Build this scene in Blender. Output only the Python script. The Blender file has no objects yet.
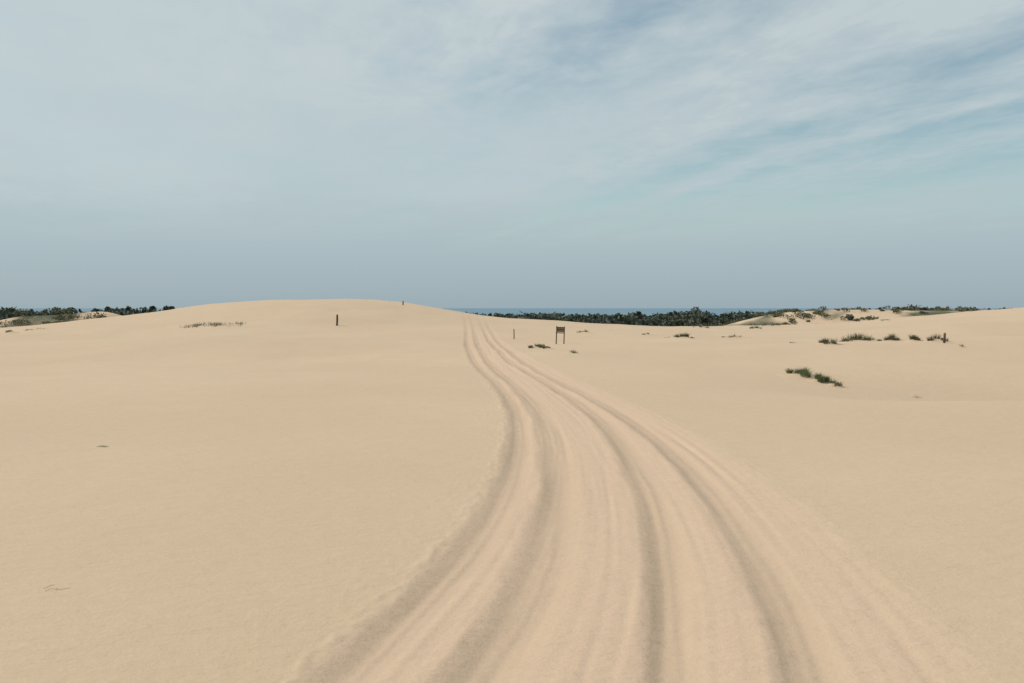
import bpy, math
import numpy as np
from mathutils import Vector
rng = np.random.default_rng(7)
scene = bpy.context.scene
scene.view_settings.view_transform = 'Standard'
scene.view_settings.look = 'None'
scene.view_settings.exposure = 0
CAMH = 1.9

# ---------------- noise helpers ----------------
_perm = np.random.default_rng(3).permutation(512)
_perm = np.concatenate([_perm, _perm, _perm])
_ang = np.random.default_rng(5).uniform(0, 2*np.pi, 512)
_gx, _gy = np.cos(_ang), np.sin(_ang)
def perlin(x, y):
    x = np.asarray(x, float); y = np.asarray(y, float)
    xi = np.floor(x).astype(np.int64); yi = np.floor(y).astype(np.int64)
    xf = x-xi; yf = y-yi
    u = xf**3*(xf*(xf*6-15)+10); v = yf**3*(yf*(yf*6-15)+10)
    def g(ix, iy, dx, dy):
        h = _perm[_perm[ix & 511] + (iy & 511)] & 511
        return _gx[h]*dx + _gy[h]*dy
    a = g(xi, yi, xf, yf); b = g(xi+1, yi, xf-1, yf)
    c = g(xi, yi+1, xf, yf-1); d = g(xi+1, yi+1, xf-1, yf-1)
    return (a+(b-a)*u) + ((c+(d-c)*u)-(a+(b-a)*u))*v
def fbm(x, y, o=4):
    s = 0; a = 1.0
    for i in range(o):
        s = s + a*perlin(x*2**i+17.3*i, y*2**i+9.1*i); a *= .5
    return s
def S(a, b, x):
    t = np.clip((x-a)/(b-a), 0, 1)
    return t*t*(3-2*t)
def hermite(px, py):
    px = np.array(px, float); py = np.array(py, float)
    m = np.gradient(py, px)
    def f(x):
        x = np.clip(x, px[0], px[-1])
        i = np.clip(np.searchsorted(px, x)-1, 0, len(px)-2)
        h = px[i+1]-px[i]; t = (x-px[i])/h
        return ((2*t**3-3*t**2+1)*py[i] + (t**3-2*t**2+t)*h*m[i]
                + (-2*t**3+3*t**2)*py[i+1] + (t**3-t**2)*h*m[i+1])
    return f

# ---------------- terrain ----------------
tA = hermite([-12, 0, 4.03, 4.77, 5.77, 7.13, 9.33, 12.4, 15.6, 19.6, 26.5, 40.9, 50.4, 90],
             [-7.5, -2.2, -.89, -.69, -.44, -.20, .02, .12, .03, -.30, -1.07, -2.3, -2.85, -5.5])
tB = hermite([-12, 0, 4.03, 4.77, 5.77, 7.13, 8.8, 11.45, 14.8, 18.9, 25.2, 36, 50.4, 90],
             [-6.5, -1.35, -.24, -.02, .17, .36, .50, .59, .52, .19, -.47, -1.4, -2.3, -4.9])
tC = hermite([-12, 0, 4.03, 4.85, 6.0, 7.5, 9.63, 12.9, 16.4, 21, 29, 47, 90],
             [-3.5, -.1, .80, .95, 1.15, 1.35, 1.50, 1.55, 1.33, .85, -.05, -1.35, -4.0])
tD = hermite([-12, 0, 4.03, 4.85, 6.0, 7.5, 9.95, 12.9, 17, 21, 32, 47, 90],
             [-2.2, .75, 1.52, 1.69, 1.86, 2.01, 2.12, 2.06, 1.72, 1.22, .12, -.9, -3.4])
tR = hermite([-12, 0, 4.03, 5.2, 7.5, 11.45, 16.4, 22, 32, 47, 90],
             [-.8, 1.9, 2.42, 2.56, 2.75, 2.75, 2.3, 1.6, .5, -.6, -3.0])

_hx = [-400, -100, -75, -54.7, -48, -42, -36.5, -33.3, -29, -24.8, -19.4, -15.2, -12, -7.7, -3.4, 5.1, 13.7, 22, 31, 38, 44.6, 50, 54.7, 70, 100, 400]
_hz = [-.5, -.6, -.5, -.35, -.1, .4, 1.26, 1.9, 2.45, 2.75, 2.9, 2.9, 2.45, 1.8, 1.05, .4, 0, -.13, 0, .4, 1.05, 1.6, 2.0, 2.6, 2.3, 1]
_fx = np.linspace(-400, 400, 3201)
_fz = np.interp(_fx, _hx, _hz)
_k = np.exp(-0.5*(np.arange(-24, 25)*.25/1.6)**2); _k /= _k.sum()
_fz = np.convolve(np.pad(_fz, 24, mode='edge'), _k, mode='valid')
def hill(X, Y, cx, cy, sx, sy, h):
    return h*np.exp(-((X-cx)/sx)**2-((Y-cy)/sy)**2)
def macro(X, Y):
    X = np.asarray(X, float); Y = np.asarray(Y, float)
    H = np.interp(X, _fx, _fz)
    Yr = Y + 3*perlin(X/30+4, Y*0+.5)
    z = H*S(42, 85, Yr)
    low = -5 + 1.0*fbm(X/45, Y/45, 3)
    low = low + hill(X, Y, 60, 170, 21, 16, 5.3) + hill(X, Y, 90, 160, 22, 18, 5.3)
    low = low + hill(X, Y, 34, 150, 12, 10, 2.6)
    low = low + hill(X, Y, -59, 117, 8, 8, 6.0) + hill(X, Y, -72, 116, 9, 8, 5.6) + hill(X, Y, -67, 152, 15, 10, 6.0) + hill(X, Y, -95, 120, 14, 10, 5.0)
    z = z + (low-z)*S(87, 126, Yr)
    far = S(12, 40, np.hypot(X, Y))
    z = z + 0.20*fbm(X/11+3, Y/13+8, 3)*far*(1-S(95, 130, Y)*.2)
    z = z + 0.04*fbm(X/3.1, Y/3.9+2, 3)*(.25+.75*far)*S(2.0, 5, np.abs(X-.9)+far*0)
    # hollow to the right behind a soft lip, and low dunes beyond it
    z = z - hill(X, Y, 14.5, 20.2, 6.0, 3.3, 1.05) + hill(X, Y+.12*(X-12), 12.5, 15.2, 4.5, 2.0, .22)
    z = z + hill(X, Y, 24, 38, 9, 4, .50) + hill(X, Y, 33, 54, 9, 4.5, .85) + hill(X, Y, 13, 35, 6, 3.5, .2)
    # shallow dip and swell left of the tracks
    z = z - hill(X, Y, -9, 30, 8, 5, .25) + hill(X, Y, -15, 42, 10, 5, .3)
    z = z + (-22-z)*S(620, 800, Y)
    return z

def track_layers(X, Y):
    z = np.zeros_like(X); shade = np.zeros_like(X)
    fade = 1-.85*S(38, 75, Y)
    A, B, C, D, R = tA(Y), tB(Y), tC(Y), tD(Y), tR(Y)
    for n, (T, dep, w) in enumerate([(A, .050, .115), (B, .056, .14), (C, .054, .115), (D, .047, .115)]):
        wob = .03*perlin(Y*.45+n*7, Y*0+n)
        o = X-T-wob+.010*perlin(Y*3.1, Y*0+n*2.2)+.012*perlin(Y*1.7, Y*0+n*4.2)
        ww = w*(1+.35*perlin(Y*.6, Y*0+n*3.3))
        os_ = np.where(o < 0, o/ww, o/(ww*1.3))
        tr = np.exp(-np.abs(os_)**3)
        soft = np.exp(-np.abs(os_/1.6)**2)
        brk = .85+.45*perlin(Y*.3+n*11, X*0+2.7)
        z += fade*brk*(-dep*(.6*tr+.4*soft) + .010*np.exp(-((o+ww*1.8)/.07)**2)*(1+.9*perlin(X*8, Y*2.0)))
        shade = np.maximum(shade, fade*(.7*tr+.3*soft)*brk)
        z += fade*tr*.010*np.exp(-((o-.03-.03*perlin(Y*.4, Y*0+n))/.025)**2)*np.clip(.5+1.5*perlin(Y*.3, Y*0+n*6), 0, 1)
        z += fade*tr*.003*np.sin(Y*2*np.pi/.11+np.sign(o)*1.0)*np.clip(.5+2*perlin(Y*.7+5, X*2), 0, 1)
    for n, (q, dep, w) in enumerate([(.13, .012, .035), (.22, .008, .025), (.30, .009, .03), (.43, .008, .025), (.52, .018, .035), (.58, .012, .028), (.70, .008, .03), (.83, .010, .04), (.90, .007, .025)]):
        T = A+(D-A)*q + .12*perlin(Y*.16+n*5, Y*0+.4)
        o = X-T
        z += -dep*fade*np.exp(-(o/w)**2)*np.clip(.3+1.6*perlin(Y*.22+n*3, Y*0+n), 0, 1.2)
    for n, (q, dep, w) in enumerate([(.2, .008, .03), (.35, .015, .05), (.50, .008, .03), (.66, .011, .05), (.9, .008, .05)]):
        T = D+(R-D)*q + .12*perlin(Y*.15+n*8, Y*0+.9)
        o = X-T
        tr = np.exp(-(o/w)**2)*np.clip(.35+1.4*perlin(Y*.2+n*3, Y*0+n+.5), 0, 1.1)
        z += -dep*fade*tr
        shade = np.maximum(shade, .22*tr)
    cor = S(-.40, .0, X-A)*(1-S(-.45, .30, X-R))*fade
    q = (X-A)/np.maximum(D-A, .6)
    z += cor*(.008*perlin(q*5, Y*.25)+.004*perlin(q*19, Y*.3+4)+.0040*perlin(q*41, Y*.45+4)+.0028*perlin(q*75, Y*.7))
    z += cor*.0022*fbm(X*6, Y*5, 2)
    z -= .012*cor
    e = X-(A-.27+.04*perlin(Y*1.1, Y*0))
    cr = np.exp(-(e/.06)**2)
    z += fade*cr*(.004+.026*np.maximum(perlin(X*12, Y*8), -.1))
    sp = np.exp(-(np.minimum(e, 0)/.7)**2)*(e < 0.12)
    z += fade*sp*.014*np.maximum(perlin(X*14+3, Y*11)*(1+.8*perlin(X*3, Y*1.5))-.12, 0)
    e2 = X-(R+.05)
    z += fade*np.exp(-(e2/.16)**2)*(.004+.012*np.abs(perlin(X*9+7, Y*5)))
    return z, shade, cor

def ground_z(x, y):
    X = np.array([float(x)]); Y = np.array([float(y)])
    return float((macro(X, Y)+track_layers(X, Y)[0])[0])

xc = list(np.arange(-3.2, 3.6, .021))
def axis_mid(start, end):
    out = [start]
    while out[-1] < end:
        d = abs(out[-1]-start)
        out.append(out[-1]+.021+.015*d)
    return out
xr = axis_mid(3.6, 2500); xl = [-v for v in axis_mid(3.2, 2500)][1:]
xs = np.array(sorted(xl)+xc+xr)
ys = [2.0]
while ys[-1] < 1000:
    ys.append(ys[-1]+max(.022, .007*ys[-1]))
yb = [2.0]
while yb[-1] > -600:
    yb.append(yb[-1]-max(.06, .05*abs(yb[-1]-2)))
ys = np.array(sorted(yb[1:])+ys)
XX, YY = np.meshgrid(xs, ys)
ny, nx = XX.shape
X = XX.ravel(); Y = YY.ravel()
tz, shade, cor = track_layers(X, Y)
near = (np.abs(X) < 12) & (Y < 95) & (Y > -12)
tz = np.where(near, tz, 0); shade = np.where(near, shade, 0); cor = np.where(near, cor, 0)
Z = macro(X, Y)+tz
veg = S(100, 118, Y)*S(-.25, .15, fbm(X/14, Y/18, 4)+.55*S(185, 215, Y)+.2-.45*np.exp(-((X-68)/40)**2-((Y-160)/25)**2)-.3*np.exp(-((X+70)/30)**2-((Y-135)/25)**2))
veg = np.maximum(veg, S(190, 230, np.hypot(X, Y)))
def make_grid(name, X, Y, Z, nx, ny, attrs):
    me = bpy.data.meshes.new(name)
    co = np.stack([X, Y, Z], 1).astype(np.float32).ravel()
    i = (np.arange(ny-1)[:, None]*nx+np.arange(nx-1)[None, :]).ravel()
    f = np.stack([i, i+1, i+nx+1, i+nx], 1).astype(np.int32)
    me.vertices.add(len(X)); me.vertices.foreach_set('co', co)
    me.loops.add(f.size); me.loops.foreach_set('vertex_index', f.ravel())
    me.polygons.add(len(f))
    me.polygons.foreach_set('loop_start', np.arange(0, f.size, 4, dtype=np.int32))
    me.polygons.foreach_set('use_smooth', np.ones(len(f), bool))
    me.update()
    for k, v in attrs.items():
        a = me.attributes.new(k, 'FLOAT', 'POINT'); a.data.foreach_set('value', v.astype(np.float32))
    o = bpy.data.objects.new(name, me); scene.collection.objects.link(o)
    return o
ground = make_grid("sand_dune_ground", X, Y, Z, nx, ny, {'groove_shade': shade, 'corridor': cor, 'veg': veg})

# ---------------- materials ----------------
def newmat(name):
    m = bpy.data.materials.new(name); m.use_nodes = True
    nt = m.node_tree; b = nt.nodes['Principled BSDF']
    b.inputs['Specular IOR Level'].default_value = .15
    return m, nt, b
def N(nt, t, **kw):
    n = nt.nodes.new(t)
    for k, v in kw.items():
        if k in n.inputs: n.inputs[k].default_value = v
        else: setattr(n, k, v)
    return n
def mixc(nt, fac, a, b, blend='MIX'):
    n = nt.nodes.new('ShaderNodeMix'); n.data_type = 'RGBA'; n.blend_type = blend
    for sock, v in ((n.inputs[0], fac), (n.inputs[6], a), (n.inputs[7], b)):
        if hasattr(v, 'links') or hasattr(v, 'is_linked'): nt.links.new(v, sock)
        else: sock.default_value = v
    return n.outputs[2]
def math_(nt, op, a, b=None, c=None, clamp=False):
    n = nt.nodes.new('ShaderNodeMath'); n.operation = op; n.use_clamp = clamp
    for i, v in enumerate((a, b, c)):
        if v is None: continue
        if hasattr(v, 'is_linked'): nt.links.new(v, n.inputs[i])
        else: n.inputs[i].default_value = v
    return n.outputs[0]
def maprange(nt, v, a, b, c=0, d=1, smooth=True):
    n = nt.nodes.new('ShaderNodeMapRange')
    if smooth: n.interpolation_type = 'SMOOTHSTEP'
    nt.links.new(v, n.inputs[0])
    for i, q in enumerate((a, b, c, d)): n.inputs[i+1].default_value = q
    return n.outputs[0]

m, nt, bs = newmat("sand")
geo = N(nt, 'ShaderNodeNewGeometry'); P = geo.outputs['Position']
def noise(scale, detail=4, rough=.5, vec=P, nt=None):
    nt = nt or m.node_tree
    n = N(nt, 'ShaderNodeTexNoise', Scale=scale, Detail=detail, Roughness=rough)
    nt.links.new(vec, n.inputs['Vector']); return n.outputs['Fac']
aS = N(nt, 'ShaderNodeAttribute', attribute_name='groove_shade').outputs['Fac']
aR = N(nt, 'ShaderNodeAttribute', attribute_name='corridor').outputs['Fac']
aV = N(nt, 'ShaderNodeAttribute', attribute_name='veg').outputs['Fac']
n1 = noise(.12, 4); n2 = noise(1.3, 5, .6); n3 = noise(90, 2, .7); n4 = noise(.035, 3); n5 = noise(9, 4, .65)
base = mixc(nt, maprange(nt, n1, .35, .65), (.595, .442, .298, 1), (.64, .480, .328, 1))
base = mixc(nt, maprange(nt, n4, .4, .62, 0, .6), base, (.64, .462, .320, 1))
base = mixc(nt, maprange(nt, n2, .3, .7, 0, .5), base, (.605, .447, .307, 1))
base = mixc(nt, math_(nt, 'MULTIPLY', aR, .7), base, (.665, .470, .335, 1))
base = mixc(nt, math_(nt, 'MULTIPLY', aS, .60), base, (.48, .355, .245, 1))  # groove shade painted into the sand colour along the wheel troughs
base = mixc(nt, maprange(nt, n5, .45, .72, 0, .10), base, (.43, .33, .22, 1))
base = mixc(nt, maprange(nt, n3, .3, .7, 0, .20), base, (.42, .32, .215, 1))
vn = noise(.5, 5, .65)
vegc = mixc(nt, maprange(nt, vn, .35, .65), (.065, .08, .050, 1), (.14, .14, .08, 1))
base = mixc(nt, aV, base, vegc)
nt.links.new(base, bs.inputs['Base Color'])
bs.inputs['Roughness'].default_value = .95
map1 = N(nt, 'ShaderNodeMapping'); nt.links.new(P, map1.inputs[0])
map1.inputs['Rotation'].default_value = (0, 0, math.radians(28)); map1.inputs['Scale'].default_value = (1, 2.6, 1)
r1 = noise(5.5, 4, .6, map1.outputs[0]); r2 = noise(30, 3, .6); r3 = noise(160, 2, .6); r0 = noise(1.6, 3, .55, map1.outputs[0])
hsum = math_(nt, 'ADD', math_(nt, 'MULTIPLY', r1, .022), math_(nt, 'ADD', math_(nt, 'MULTIPLY', r2, .008), math_(nt, 'MULTIPLY', r3, .003)))
hsum = math_(nt, 'ADD', hsum, math_(nt, 'MULTIPLY', r0, .04))
bmp = N(nt, 'ShaderNodeBump', Strength=.7, Distance=1.0)
nt.links.new(hsum, bmp.inputs['Height']); nt.links.new(bmp.outputs[0], bs.inputs['Normal'])
ground.data.materials.append(m)

def attr_mat(name, dark, light, rough=.7):
    m, nt, b = newmat(name)
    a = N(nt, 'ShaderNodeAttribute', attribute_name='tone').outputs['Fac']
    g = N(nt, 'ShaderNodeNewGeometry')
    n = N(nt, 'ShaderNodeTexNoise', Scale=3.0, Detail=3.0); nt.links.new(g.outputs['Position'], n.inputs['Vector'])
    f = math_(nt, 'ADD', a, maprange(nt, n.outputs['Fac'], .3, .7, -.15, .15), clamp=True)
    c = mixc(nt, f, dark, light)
    nt.links.new(c, b.inputs['Base Color']); b.inputs['Roughness'].default_value = rough
    return m
m_leaf = attr_mat("tree_foliage", (.080, .095, .078, 1), (.135, .15, .105, 1), .9)  # lightened and greyed: distance haze put into the leaf colours
m_shrub = attr_mat("shrub_foliage", (.09, .10, .06, 1), (.22, .21, .12, 1))
m_grass = attr_mat("dune_grass", (.08, .115, .055, 1), (.21, .24, .11, 1))
m_dry = attr_mat("dry_grass", (.18, .15, .085, 1), (.36, .29, .18, 1))
m_wood, nt, b = newmat("weathered_wood")
tc = N(nt, 'ShaderNodeTexCoord'); mp = N(nt, 'ShaderNodeMapping'); nt.links.new(tc.outputs['Object'], mp.inputs[0]); mp.inputs['Scale'].default_value = (14, 14, 1.5)
nn = N(nt, 'ShaderNodeTexNoise', Scale=3.0, Detail=5.0); nt.links.new(mp.outputs[0], nn.inputs['Vector'])
nt.links.new(mixc(nt, maprange(nt, nn.outputs['Fac'], .3, .7), (.06, .042, .030, 1), (.15, .11, .08, 1)), b.inputs['Base Color'])
b.inputs['Roughness'].default_value = .85

# ---------------- quad cloud builder ----------------
def quads_obj(name, V, tone, mats, matidx=None):
    n = len(V); me = bpy.data.meshes.new(name)
    me.vertices.add(n*4); me.vertices.foreach_set('co', V.astype(np.float32).ravel())
    me.loops.add(n*4); me.loops.foreach_set('vertex_index', np.arange(n*4, dtype=np.int32))
    me.polygons.add(n); me.polygons.foreach_set('loop_start', np.arange(0, n*4, 4, dtype=np.int32))
    me.update()
    a = me.attributes.new('tone', 'FLOAT', 'POINT'); a.data.foreach_set('value', np.repeat(tone, 4).astype(np.float32))
    for q in mats: me.materials.append(q)
    if matidx is not None: me.polygons.foreach_set('material_index', matidx.astype(np.int32))
    o = bpy.data.objects.new(name, me); scene.collection.objects.link(o); return o
def leaf_quads(C, size):
    n = len(C)
    d = rng.normal(size=(n, 3)); d /= np.linalg.norm(d, axis=1)[:, None]
    e = np.cross(d, rng.normal(size=(n, 3))); e /= np.linalg.norm(e, axis=1)[:, None]
    s = (size*rng.uniform(.6, 1.3, n))[:, None]
    d = d*s; e = e*s*.6
    return np.stack([C-d, C-e*.9, C+d, C+e], 1)
def crown(cx, cy, gz, h, w, nleaf, lsize, conifer=False):
    """lobed crown + tapered trunk and limbs"""
    k = rng.integers(5, 9)
    base = .22*h
    t = rng.uniform(0, 1, k)
    if conifer:
        lz = base+(h-base)*(.1+.85*t); lr = w*.5*(1.05-t)*.75+.1*w; off = w*.22*(1-t)
    else:
        lz = base+(h-base)*(.25+.55*t); lr = w*rng.uniform(.22, .36, k); off = w*.32*np.sqrt(1-.5*t)
    an = rng.uniform(0, 6.28, k)
    lx = cx+off*np.cos(an); ly = cy+off*np.sin(an)
    idx = rng.integers(0, k, nleaf)
    dr = rng.normal(size=(nleaf, 3)); dr /= np.linalg.norm(dr, axis=1)[:, None]
    rad = rng.uniform(.35, 1.08, nleaf)**.6
    vz = np.minimum(lr*1.0, (h-base)*.4)
    C = np.stack([lx[idx]+dr[:, 0]*rad*lr[idx], ly[idx]+dr[:, 1]*rad*lr[idx], gz+lz[idx]+dr[:, 2]*rad*vz[idx]*.8], 1)
    C[:, 2] = np.maximum(C[:, 2], gz+.05)
    Q = leaf_quads(C, lsize)
    lt = rng.uniform(-.2, .2, k)
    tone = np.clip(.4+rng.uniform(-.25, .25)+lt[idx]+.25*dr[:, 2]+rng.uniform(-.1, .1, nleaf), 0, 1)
    T = []
    def limb(p, q, r0, r1):
        p = np.array(p); q = np.array(q)
        d = q-p; u = np.cross(d, [0.3, 1, .1]); u /= np.linalg.norm(u)+1e-9; v = np.cross(d, u); v /= np.linalg.norm(v)+1e-9
        for a in range(4):
            a0 = a*np.pi/2; a1 = a0+np.pi/2
            c0 = u*np.cos(a0)+v*np.sin(a0); c1 = u*np.cos(a1)+v*np.sin(a1)
            T.append([p+c0*r0, p+c1*r0, q+c1*r1, q+c0*r1])
    limb([cx, cy, gz-.2], [cx, cy, gz+h*.7], .03*h, .01*h)
    for j in range(3):
        limb([cx, cy, gz+h*.3], [lx[j], ly[j], gz+lz[j]], .014*h, .006*h)
    T = np.array(T)
    return Q, tone, T
def build_mass(name, items, leafmat):
    Qs, tn, mi = [], [], []
    for it in items:
        Q, t, T = crown(*it)
        Qs += [Q, T]; tn += [t, np.full(len(T), .2)]; mi += [np.zeros(len(Q)), np.ones(len(T))]
    return quads_obj(name, np.concatenate(Qs), np.concatenate(tn), [leafmat, m_wood], np.concatenate(mi))

_az = [-1.2, -.64, -.58, -.50, -.42, -.40, -.10, -.05, .05, .12, .17, .21, .225, .245, .27, .31, .345, .36, .38, .42, .44, .46, .50, .58, .64, 1.2]
_tp = [-1, -1.5, -.5, -1, -1.5, -1, 6, 5, 5.5, 5.5, 4.5, 3, 2, 3, 4.0, 3.5, 2, 3, 2.5, 2, .5, .5, -1.5, -1, 0, 0]
items = []
for i in range(2200):
    D = rng.uniform(150, 360); az = rng.uniform(-1.1, 1.1)
    if i < 1400: az = rng.uniform(-.12, .64)
    if i >= 1900: az = rng.uniform(-.68, -.40); D = rng.uniform(190, 260)
    x = az*D
    if -.40 < az < -.13 and rng.random() < .8: continue
    if D < 205 and 28 < x < 120 and rng.random() < .93: continue
    if x < -30 and D < 190: continue
    gz = float(macro(x, D))
    top = CAMH-np.interp(az, _az, _tp)/796*D
    h = (top-gz)
    u = rng.random()
    h *= rng.uniform(.5, .88) if u < .8 else rng.uniform(.88, 1.03)
    if h < 1.0: continue
    h = min(h, 10)
    con = rng.random() < .45
    w = h*rng.uniform(.45, .6) if con else h*rng.uniform(.8, 1.15)
    items.append((x, D, gz, h, w, 120, .28+.05*h, con))
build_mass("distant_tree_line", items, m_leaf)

for (az, D, tp, con, wf) in [(.229, 240, -3.5, False, .8), (.244, 235, -.5, False, .8), (.347, 235, -2.5, False, 1.1), (.434, 240, -2.5, False, .8), (.449, 245, 0, True, .6), (.50, 240, -3, False, 1.2), (.515, 235, -3.5, False, 1.2), (.535, 240, -4, True, .8), (.565, 240, -3, False, 1.0)]:
    x = az*D; gz = float(macro(x, D)); h = CAMH-tp/796*D-gz
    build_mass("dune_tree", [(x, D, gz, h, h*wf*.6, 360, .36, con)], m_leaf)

items = []
for i in range(1700):
    D = rng.uniform(104, 215); x = rng.uniform(-1.0, 1.0)*D
    if i > 900: D = rng.uniform(143, 185); x = rng.uniform(28, 115)
    f = float(fbm(np.array([x/9]), np.array([D/7]), 3)[0])
    if f < -.05: continue
    if -74 < x < -8 and D < 190: continue
    gz = float(macro(x, D)); h = rng.uniform(.35, 1.1)
    items.append((x, D, gz-.1, h, h*rng.uniform(1.5, 3.2), 60, .19, False))
build_mass("dune_scrub", items, m_shrub)
items = []
for (az, D, h, w) in [(-.523, 112, 2.0, 2.8), (-.512, 113, 1.0, 2.4), (-.535, 110, 1.1, 2.6), (-.555, 113, 1.2, 3.6), (-.575, 112, .9, 3.0), (-.60, 111, .8, 3), (-.625, 112, 1.0, 4), (-.645, 110, .9, 3), (-.495, 111, .5, 2.4), (-.48, 112, .35, 3), (-.585, 106, .6, 3.5), (-.62, 106, .6, 3.0), (-.55, 107, .6, 3.2), (-.53, 106, .5, 3.2), (-.67, 108, .9, 4), (-.71, 110, 1.2, 4), (-.565, 116, 1.1, 4), (-.605, 116, 1.1, 4)]:
    x = az*D
    items.append((x, D, float(macro(x, D))-.1, h, w, 260, .16, False))
build_mass("shrub_thicket", items, m_shrub)

# ---------------- grass clumps ----------------
def grass_clump(name, x, y, w, h, n, mat, bw=.014, green=.5, mound=.08, dep=.6):
    """curved blades grouped in tussocks on a low sand hummock"""
    k = max(4, int(w*8))
    txs = x+rng.uniform(-.48, .48, k)*w; tys = y+rng.uniform(-.5, .5, k)*w*dep
    trs = rng.uniform(.08, .2, k)*(.5+.5*w); ths = rng.uniform(.35, 1.15, k)*h*(1-.6*np.clip(np.abs(txs-x)/w, 0, 1))
    Q = []; tone = []
    tz_ = [ground_z(a_, b_) for a_, b_ in zip(txs, tys)]
    for i in range(n):
        j = rng.integers(0, k)
        r = trs[j]*math.sqrt(rng.random()); a = rng.uniform(0, 6.28)
        bx = txs[j]+r*math.cos(a); by = tys[j]+r*math.sin(a)
        fr = math.hypot((bx-x)/(w*.95), (by-y)/(w*.95*dep))
        bz = tz_[j]+mound*math.exp(-(fr*1.7)**2)-.02
        L = ths[j]*rng.uniform(.6, 1.2); lean = rng.uniform(.25, 1.0)
        a2 = a+rng.normal()*.6
        d = np.array([math.cos(a2), math.sin(a2), 0]); s = np.array([-d[1], d[0], 0])
        p = np.array([bx, by, bz]); prev = (p-s*bw, p+s*bw)
        tt = np.clip(green+rng.normal()*.22, 0, 1)
        for q in range(1, 4):
            f = q/3
            c = p+d*L*lean*f*f*.8+np.array([0, 0, L*(f-.28*lean*f*f)])
            wq = bw*(1-f*.85)
            cur = (c-s*wq, c+s*wq)
            Q.append([prev[0], prev[1], cur[1], cur[0]]); tone.append(np.clip(tt+.12*(f-.5), 0, 1)); prev = cur
    Q = np.array(Q)
    nr, na = 6, 24
    R_, A_ = np.meshgrid(np.arange(nr+1)/nr, np.arange(na)*2*np.pi/na, indexing='ij')
    PX = x+w*.95*R_*np.cos(A_); PY = y+w*.95*dep*R_*np.sin(A_)
    PZ = (macro(PX.ravel(), PY.ravel())+track_layers(PX.ravel(), PY.ravel())[0]).reshape(PX.shape)
    PZ = PZ+(mound+.02)*np.exp(-(R_*1.7)**2)*(1+.3*perlin(PX*5, PY*5))
    PZ[-1] -= .06
    pts = np.stack([PX, PY, PZ], 2)
    hum = np.array([[pts[r, a], pts[r, (a+1) % na], pts[r+1, (a+1) % na], pts[r+1, a]] for r in range(nr) for a in range(na)])[:, ::-1]
    V = np.concatenate([Q, hum])
    mi = np.concatenate([np.zeros(len(Q)), np.ones(len(hum))])
    return quads_obj(name, V, np.concatenate([tone, np.zeros(len(hum))]), [mat, bpy.data.materials['sand']], mi)

def place(px, py):
    s = (px-512)/796; tgt = (py-308)/796
    D = np.linspace(5, 110, 2101); xx = s*D
    el = (CAMH-macro(xx, D))/D
    ok = np.where(el <= tgt)[0]
    d = D[ok[0]] if len(ok) else D[np.argmin(el)]
    return s*d, d
for (px, py, wpx, hpx, n, mat, gr) in [
        (536, 348, 14, 6, 460, m_grass, .40), (546, 349, 12, 4.5, 320, m_grass, .5), (572, 353, 9, 3, 160, m_grass, .4),
        (584, 333, 13, 3, 140, m_dry, .3), (647, 335, 8, 3, 140, m_shrub, .3), (682, 338, 17, 5, 420, m_shrub, .35), (734, 338, 22, 3, 200, m_dry, .2),
        (829, 344, 17, 6, 420, m_shrub, .35), (860, 342, 32, 7, 800, m_shrub, .6), (893, 341, 16, 6, 420, m_shrub, .35), (914, 341, 11, 6, 280, m_shrub, .3),
        (936, 341, 14, 6, 380, m_shrub, .25), (796, 343, 12, 2, 120, m_dry, .2),
        (801, 376, 30, 7, 900, m_grass, .62), (824, 382, 20, 8, 600, m_grass, .38), (834, 386, 12, 6, 200, m_grass, .3), (915, 397, 7, 3, 30, m_dry, .1),
        (218, 326, 60, 3.5, 620, m_shrub, .6), (12, 333, 10, 4, 120, m_shrub, .3), (770, 326, 20, 3, 200, m_shrub, .4), (700, 328, 14, 3, 130, m_shrub, .4),
        (960, 347, 7, 3, 60, m_dry, .2), (883, 321, 12, 2, 90, m_shrub, .4), (668, 338, 5, 2, 40, m_dry, .2), (755, 329, 12, 3, 130, m_shrub, .3), (38, 330, 20, 2, 120, m_shrub, .4)]:
    x, y = place(px, py)
    sc = y/796
    grass_clump("dune_grass_clump", x, y, wpx*sc, hpx*sc*1.15, n, mat, bw=max(.007, .00025*y+.003), green=gr, mound=min(.1, hpx*sc*.3), dep=.7)

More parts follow.
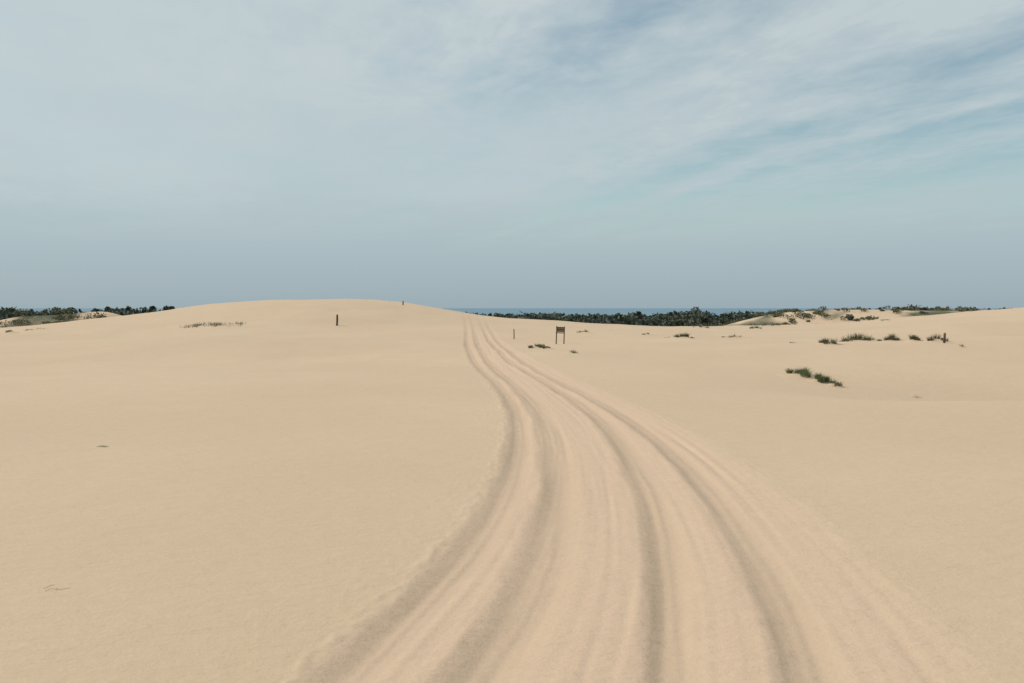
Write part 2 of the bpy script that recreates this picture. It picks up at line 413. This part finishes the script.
# ---------------- posts and sign ----------------
import bmesh
def box(bm, c, s, taper=1.0):
    r = bmesh.ops.create_cube(bm, size=1)
    for v in r['verts']:
        t = taper if v.co.z > 0 else 1
        v.co = Vector((v.co.x*s[0]*t, v.co.y*s[1]*t, v.co.z*s[2]))+Vector(c)
def mesh_from(name, fn, bevel=.006):
    bm = bmesh.new(); fn(bm)
    if bevel: bmesh.ops.bevel(bm, geom=bm.edges[:], offset=bevel, segments=2, affect='EDGES')
    me = bpy.data.meshes.new(name); bm.to_mesh(me); bm.free(); me.materials.append(m_wood)
    o = bpy.data.objects.new(name, me); scene.collection.objects.link(o); return o
def cyl_post(name, x, y, h, r, lean=(0, 0)):
    bm = bmesh.new(); rings = []; n = 10
    lev = [-.3, 0, h*.25, h*.5, h*.75, h*.95, h]
    for i, z in enumerate(lev):
        rr = r*(1.08-.16*i/6)*(1 if i < 6 else .72)
        ring = []
        for a in range(n):
            an = a*2*math.pi/n; q = rr*(1+.08*math.sin(3*an+1))
            zz = z+(.12*r*math.cos(an) if i == 6 else 0)
            ring.append(bm.verts.new((q*math.cos(an)+lean[0]*z+.01*math.sin(z*4), q*math.sin(an)+lean[1]*z, zz)))
        rings.append(ring)
    for i in range(len(rings)-1):
        for a in range(n):
            bm.faces.new((rings[i][a], rings[i][(a+1) % n], rings[i+1][(a+1) % n], rings[i+1][a]))
    bm.faces.new(rings[-1])
    me = bpy.data.meshes.new(name); bm.to_mesh(me); bm.free(); me.materials.append(m_wood)
    for p in me.polygons: p.use_smooth = True
    o = bpy.data.objects.new(name, me); scene.collection.objects.link(o)
    o.location = (x, y, ground_z(x, y)); return o
for (px, py, hp, r, ln) in [(337, 325.5, 11, .07, (.02, 0)), (514, 339, 10, .03, (-.03, 0)), (944, 343, 10, .05, (.04, 0)), (403, 305, 4, .06, (0, 0))]:
    x, y = place(px, py); cyl_post("wooden_post", x, y, hp*y/796, r, ln)

sx, sy = place(560, 344); s = sy/796
sign = bpy.data.objects.new("wooden_sign", None); scene.collection.objects.link(sign)
sign.location = (sx, sy, ground_z(sx, sy)); sign.rotation_euler = (0, math.radians(2), math.radians(12))
W = 8*s; Hh = 18*s
for nm, xx, dh in (("post_1", -W/2, 0), ("post_2", W/2, -.02)):
    o = mesh_from(nm, lambda bm: box(bm, (0, 0, Hh/2-.1+dh/2), (.05, .05, Hh+.2+dh), taper=.92)); o.location = (xx, 0, 0); o.parent = sign
o = mesh_from("signboard", lambda bm: [box(bm, (0, 0, -i*.088), (W-.03, .025, .083)) for i in range(3)], .004); o.location = (0, -.040, Hh-.09); o.parent = sign
o = mesh_from("lower_rail", lambda bm: box(bm, (0, 0, 0), (W+.06, .02, .045)), .004); o.location = (0, .038, Hh-.36); o.parent = sign

def twig(x, y, L, ang, nb, th=.002):
    Q = []; tone = []
    for i in range(nb):
        a = ang+rng.normal()*.25; px = x+rng.normal()*L*.2; py = y+rng.normal()*L*.08
        l = L*rng.uniform(.3, .9); prev = None
        for k in range(5):
            f = k/4; cx = px+math.cos(a)*l*f; cy = py+math.sin(a)*l*f; a += rng.normal()*.12
            z = ground_z(cx, cy)+.004+.008*math.sin(f*3.1)*(i % 3 == 0)
            s_ = np.array([-math.sin(a), math.cos(a), .8])*th
            c = np.array([cx, cy, z]); cur = (c-s_, c+s_)
            if prev: Q.append([prev[0], prev[1], cur[1], cur[0]]); tone.append(rng.uniform(.7, 1))
            prev = cur
    quads_obj("dry_twig", np.array(Q), np.array(tone), [m_dry])
twig(-3.1, 5.35, .2, .35, 3, .0012); twig(-5.65, 10.9, .14, .2, 7, .004)

# ---------------- sea ----------------
sxs = np.array([-40000, -6000, -1500, 0, 1500, 6000, 40000.]); sys_ = np.array([560, 900, 2000, 6000, 20000, 45000.])
SX, SY = np.meshgrid(sxs, sys_)
sea = make_grid("sea", SX.ravel(), SY.ravel(), np.full(SX.size, -14.), 7, 6, {})
m, nt, b = newmat("sea_water")
g = N(nt, 'ShaderNodeNewGeometry'); n = N(nt, 'ShaderNodeTexNoise', Scale=.01, Detail=5.0); nt.links.new(g.outputs['Position'], n.inputs['Vector'])
nt.links.new(mixc(nt, maprange(nt, n.outputs['Fac'], .35, .65), (.15, .24, .30, 1), (.19, .29, .35, 1)), b.inputs['Base Color'])
b.inputs['Roughness'].default_value = .8
sea.data.materials.append(m)

# ---------------- sky ----------------
SUN_EL, SUN_AZ = math.radians(47), math.radians(-78)
w = bpy.data.worlds.new("World"); scene.world = w; w.use_nodes = True
nt = w.node_tree; nt.nodes.clear()
out = N(nt, 'ShaderNodeOutputWorld'); bg1 = N(nt, 'ShaderNodeBackground'); bg2 = N(nt, 'ShaderNodeBackground'); mx = N(nt, 'ShaderNodeMixShader')
sky = N(nt, 'ShaderNodeTexSky'); sky.sky_type = 'NISHITA'; sky.sun_disc = False
sky.sun_elevation = SUN_EL; sky.sun_rotation = SUN_AZ; sky.dust_density = 1.0
tint = mixc(nt, 1.0, sky.outputs[0], (1.0, 1.08, .90, 1), 'MULTIPLY')
nt.links.new(tint, bg1.inputs[0]); bg1.inputs[1].default_value = .118
tc = N(nt, 'ShaderNodeTexCoord'); sep = N(nt, 'ShaderNodeSeparateXYZ'); nt.links.new(tc.outputs['Generated'], sep.inputs[0])
zc = math_(nt, 'ADD', math_(nt, 'MAXIMUM', sep.outputs[2], 0.0), .025)   # curved cloud shell
u = math_(nt, 'DIVIDE', sep.outputs[0], zc); v = math_(nt, 'DIVIDE', sep.outputs[1], zc)
bb = math_(nt, 'ADD', math_(nt, 'MULTIPLY', u, .948), math_(nt, 'MULTIPLY', v, .317))
aa = math_(nt, 'ADD', math_(nt, 'MULTIPLY', u, .317), math_(nt, 'MULTIPLY', v, -.948))
def cn(sa, sb, scale, detail, rough, off=0, dist=0.0):
    c = N(nt, 'ShaderNodeCombineXYZ')
    nt.links.new(math_(nt, 'MULTIPLY', aa, sa), c.inputs[0]); nt.links.new(math_(nt, 'MULTIPLY', bb, sb), c.inputs[1]); c.inputs[2].default_value = off
    n = N(nt, 'ShaderNodeTexNoise', Scale=scale, Detail=detail, Roughness=rough, Distortion=dist); nt.links.new(c.outputs[0], n.inputs['Vector'])
    return math_(nt, 'SUBTRACT', n.outputs['Fac'], .5)
warp = cn(.5, .8, 1.0, 5, .6, 1.0)
bw = math_(nt, 'ADD', bb, math_(nt, 'MULTIPLY', warp, 1.3))
ramp = N(nt, 'ShaderNodeValToRGB'); ramp.color_ramp.interpolation = 'EASE'
nt.links.new(math_(nt, 'DIVIDE', bw, 8.0, clamp=True), ramp.inputs[0])
els = [(0.0, .95), (.09, .88), (.15, .32), (.19, .68), (.24, .88), (.29, .76), (.325, .36), (.37, .70), (.41, .34), (.46, .55), (.52, .28), (.60, .62), (.70, .50), (1, .8)]
cr = ramp.color_ramp
cr.elements[0].position, cr.elements[0].color = els[0][0], (els[0][1],)*3+(1,)
cr.elements[1].position, cr.elements[1].color = els[-1][0], (els[-1][1],)*3+(1,)
for p, val in els[1:-1]:
    e = cr.elements.new(p); e.color = (val, val, val, 1)
st = cn(.8, 1.5, 1.9, 8, .6, 4.0, .4); st2 = cn(1.3, 1.6, 5.0, 7, .62, 9.0, .3)
haze = maprange(nt, sep.outputs[2], .165, .05)
clear = math_(nt, 'SUBTRACT', 1.0, haze)
tex = math_(nt, 'ADD', math_(nt, 'MULTIPLY', st, 1.25), math_(nt, 'MULTIPLY', st2, .5))
dens = math_(nt, 'ADD', ramp.outputs[0], tex)
# the first break in the veil closes lower down the sky
close = math_(nt, 'MULTIPLY', maprange(nt, sep.outputs[2], .31, .20), maprange(nt, bb, 2.3, 1.6))
left = math_(nt, 'MAXIMUM', maprange(nt, bb, 1.0, -.2), math_(nt, 'MULTIPLY', close, .9))
leftd = math_(nt, 'ADD', .88, math_(nt, 'MULTIPLY', tex, .3))
dens = mixc(nt, left, dens, leftd)
dens = mixc(nt, haze, dens, (.94, .94, .94, 1))
dens = math_(nt, 'MINIMUM', math_(nt, 'MAXIMUM', dens, .22), .96)
cramp = N(nt, 'ShaderNodeValToRGB'); nt.links.new(sep.outputs[2], cramp.inputs[0])
cc = cramp.color_ramp
cc.elements[0].position = 0; cc.elements[0].color = (.325, .415, .47, 1)
cc.elements[1].position = .45; cc.elements[1].color = (.565, .64, .655, 1)
e = cc.elements.new(.07); e.color = (.395, .485, .535, 1)
e = cc.elements.new(.17); e.color = (.495, .58, .61, 1)
veil = cn(.4, .6, 1.2, 5, .55, 20.0)
ccol = mixc(nt, math_(nt, 'MULTIPLY', clear, maprange(nt, veil, -.2, .2, 0, .3)), cramp.outputs[0], (.62, .67, .675, 1))
nt.links.new(ccol, bg2.inputs[0]); bg2.inputs[1].default_value = 1.0
nt.links.new(dens, mx.inputs[0]); nt.links.new(bg1.outputs[0], mx.inputs[1]); nt.links.new(bg2.outputs[0], mx.inputs[2])
nt.links.new(mx.outputs[0], out.inputs[0])

# ---------------- sun ----------------
L = bpy.data.lights.new("sun", 'SUN'); L.energy = 2.4; L.angle = math.radians(9); L.color = (1, .95, .89)
lo = bpy.data.objects.new("sun", L); scene.collection.objects.link(lo)
d = Vector((math.sin(SUN_AZ)*math.cos(SUN_EL), math.cos(SUN_AZ)*math.cos(SUN_EL), math.sin(SUN_EL)))
lo.rotation_euler = d.to_track_quat('Z', 'Y').to_euler(); lo.location = d*50

# ---------------- camera ----------------
cam = bpy.data.cameras.new("camera"); co = bpy.data.objects.new("camera", cam); scene.collection.objects.link(co)
cam.sensor_width = 36; cam.lens = 28; cam.shift_y = -33.5/1024
co.location = (0, 0, CAMH); co.rotation_euler = (math.radians(90), 0, 0)
cam.clip_end = 100000; cam.clip_start = .05
scene.camera = co
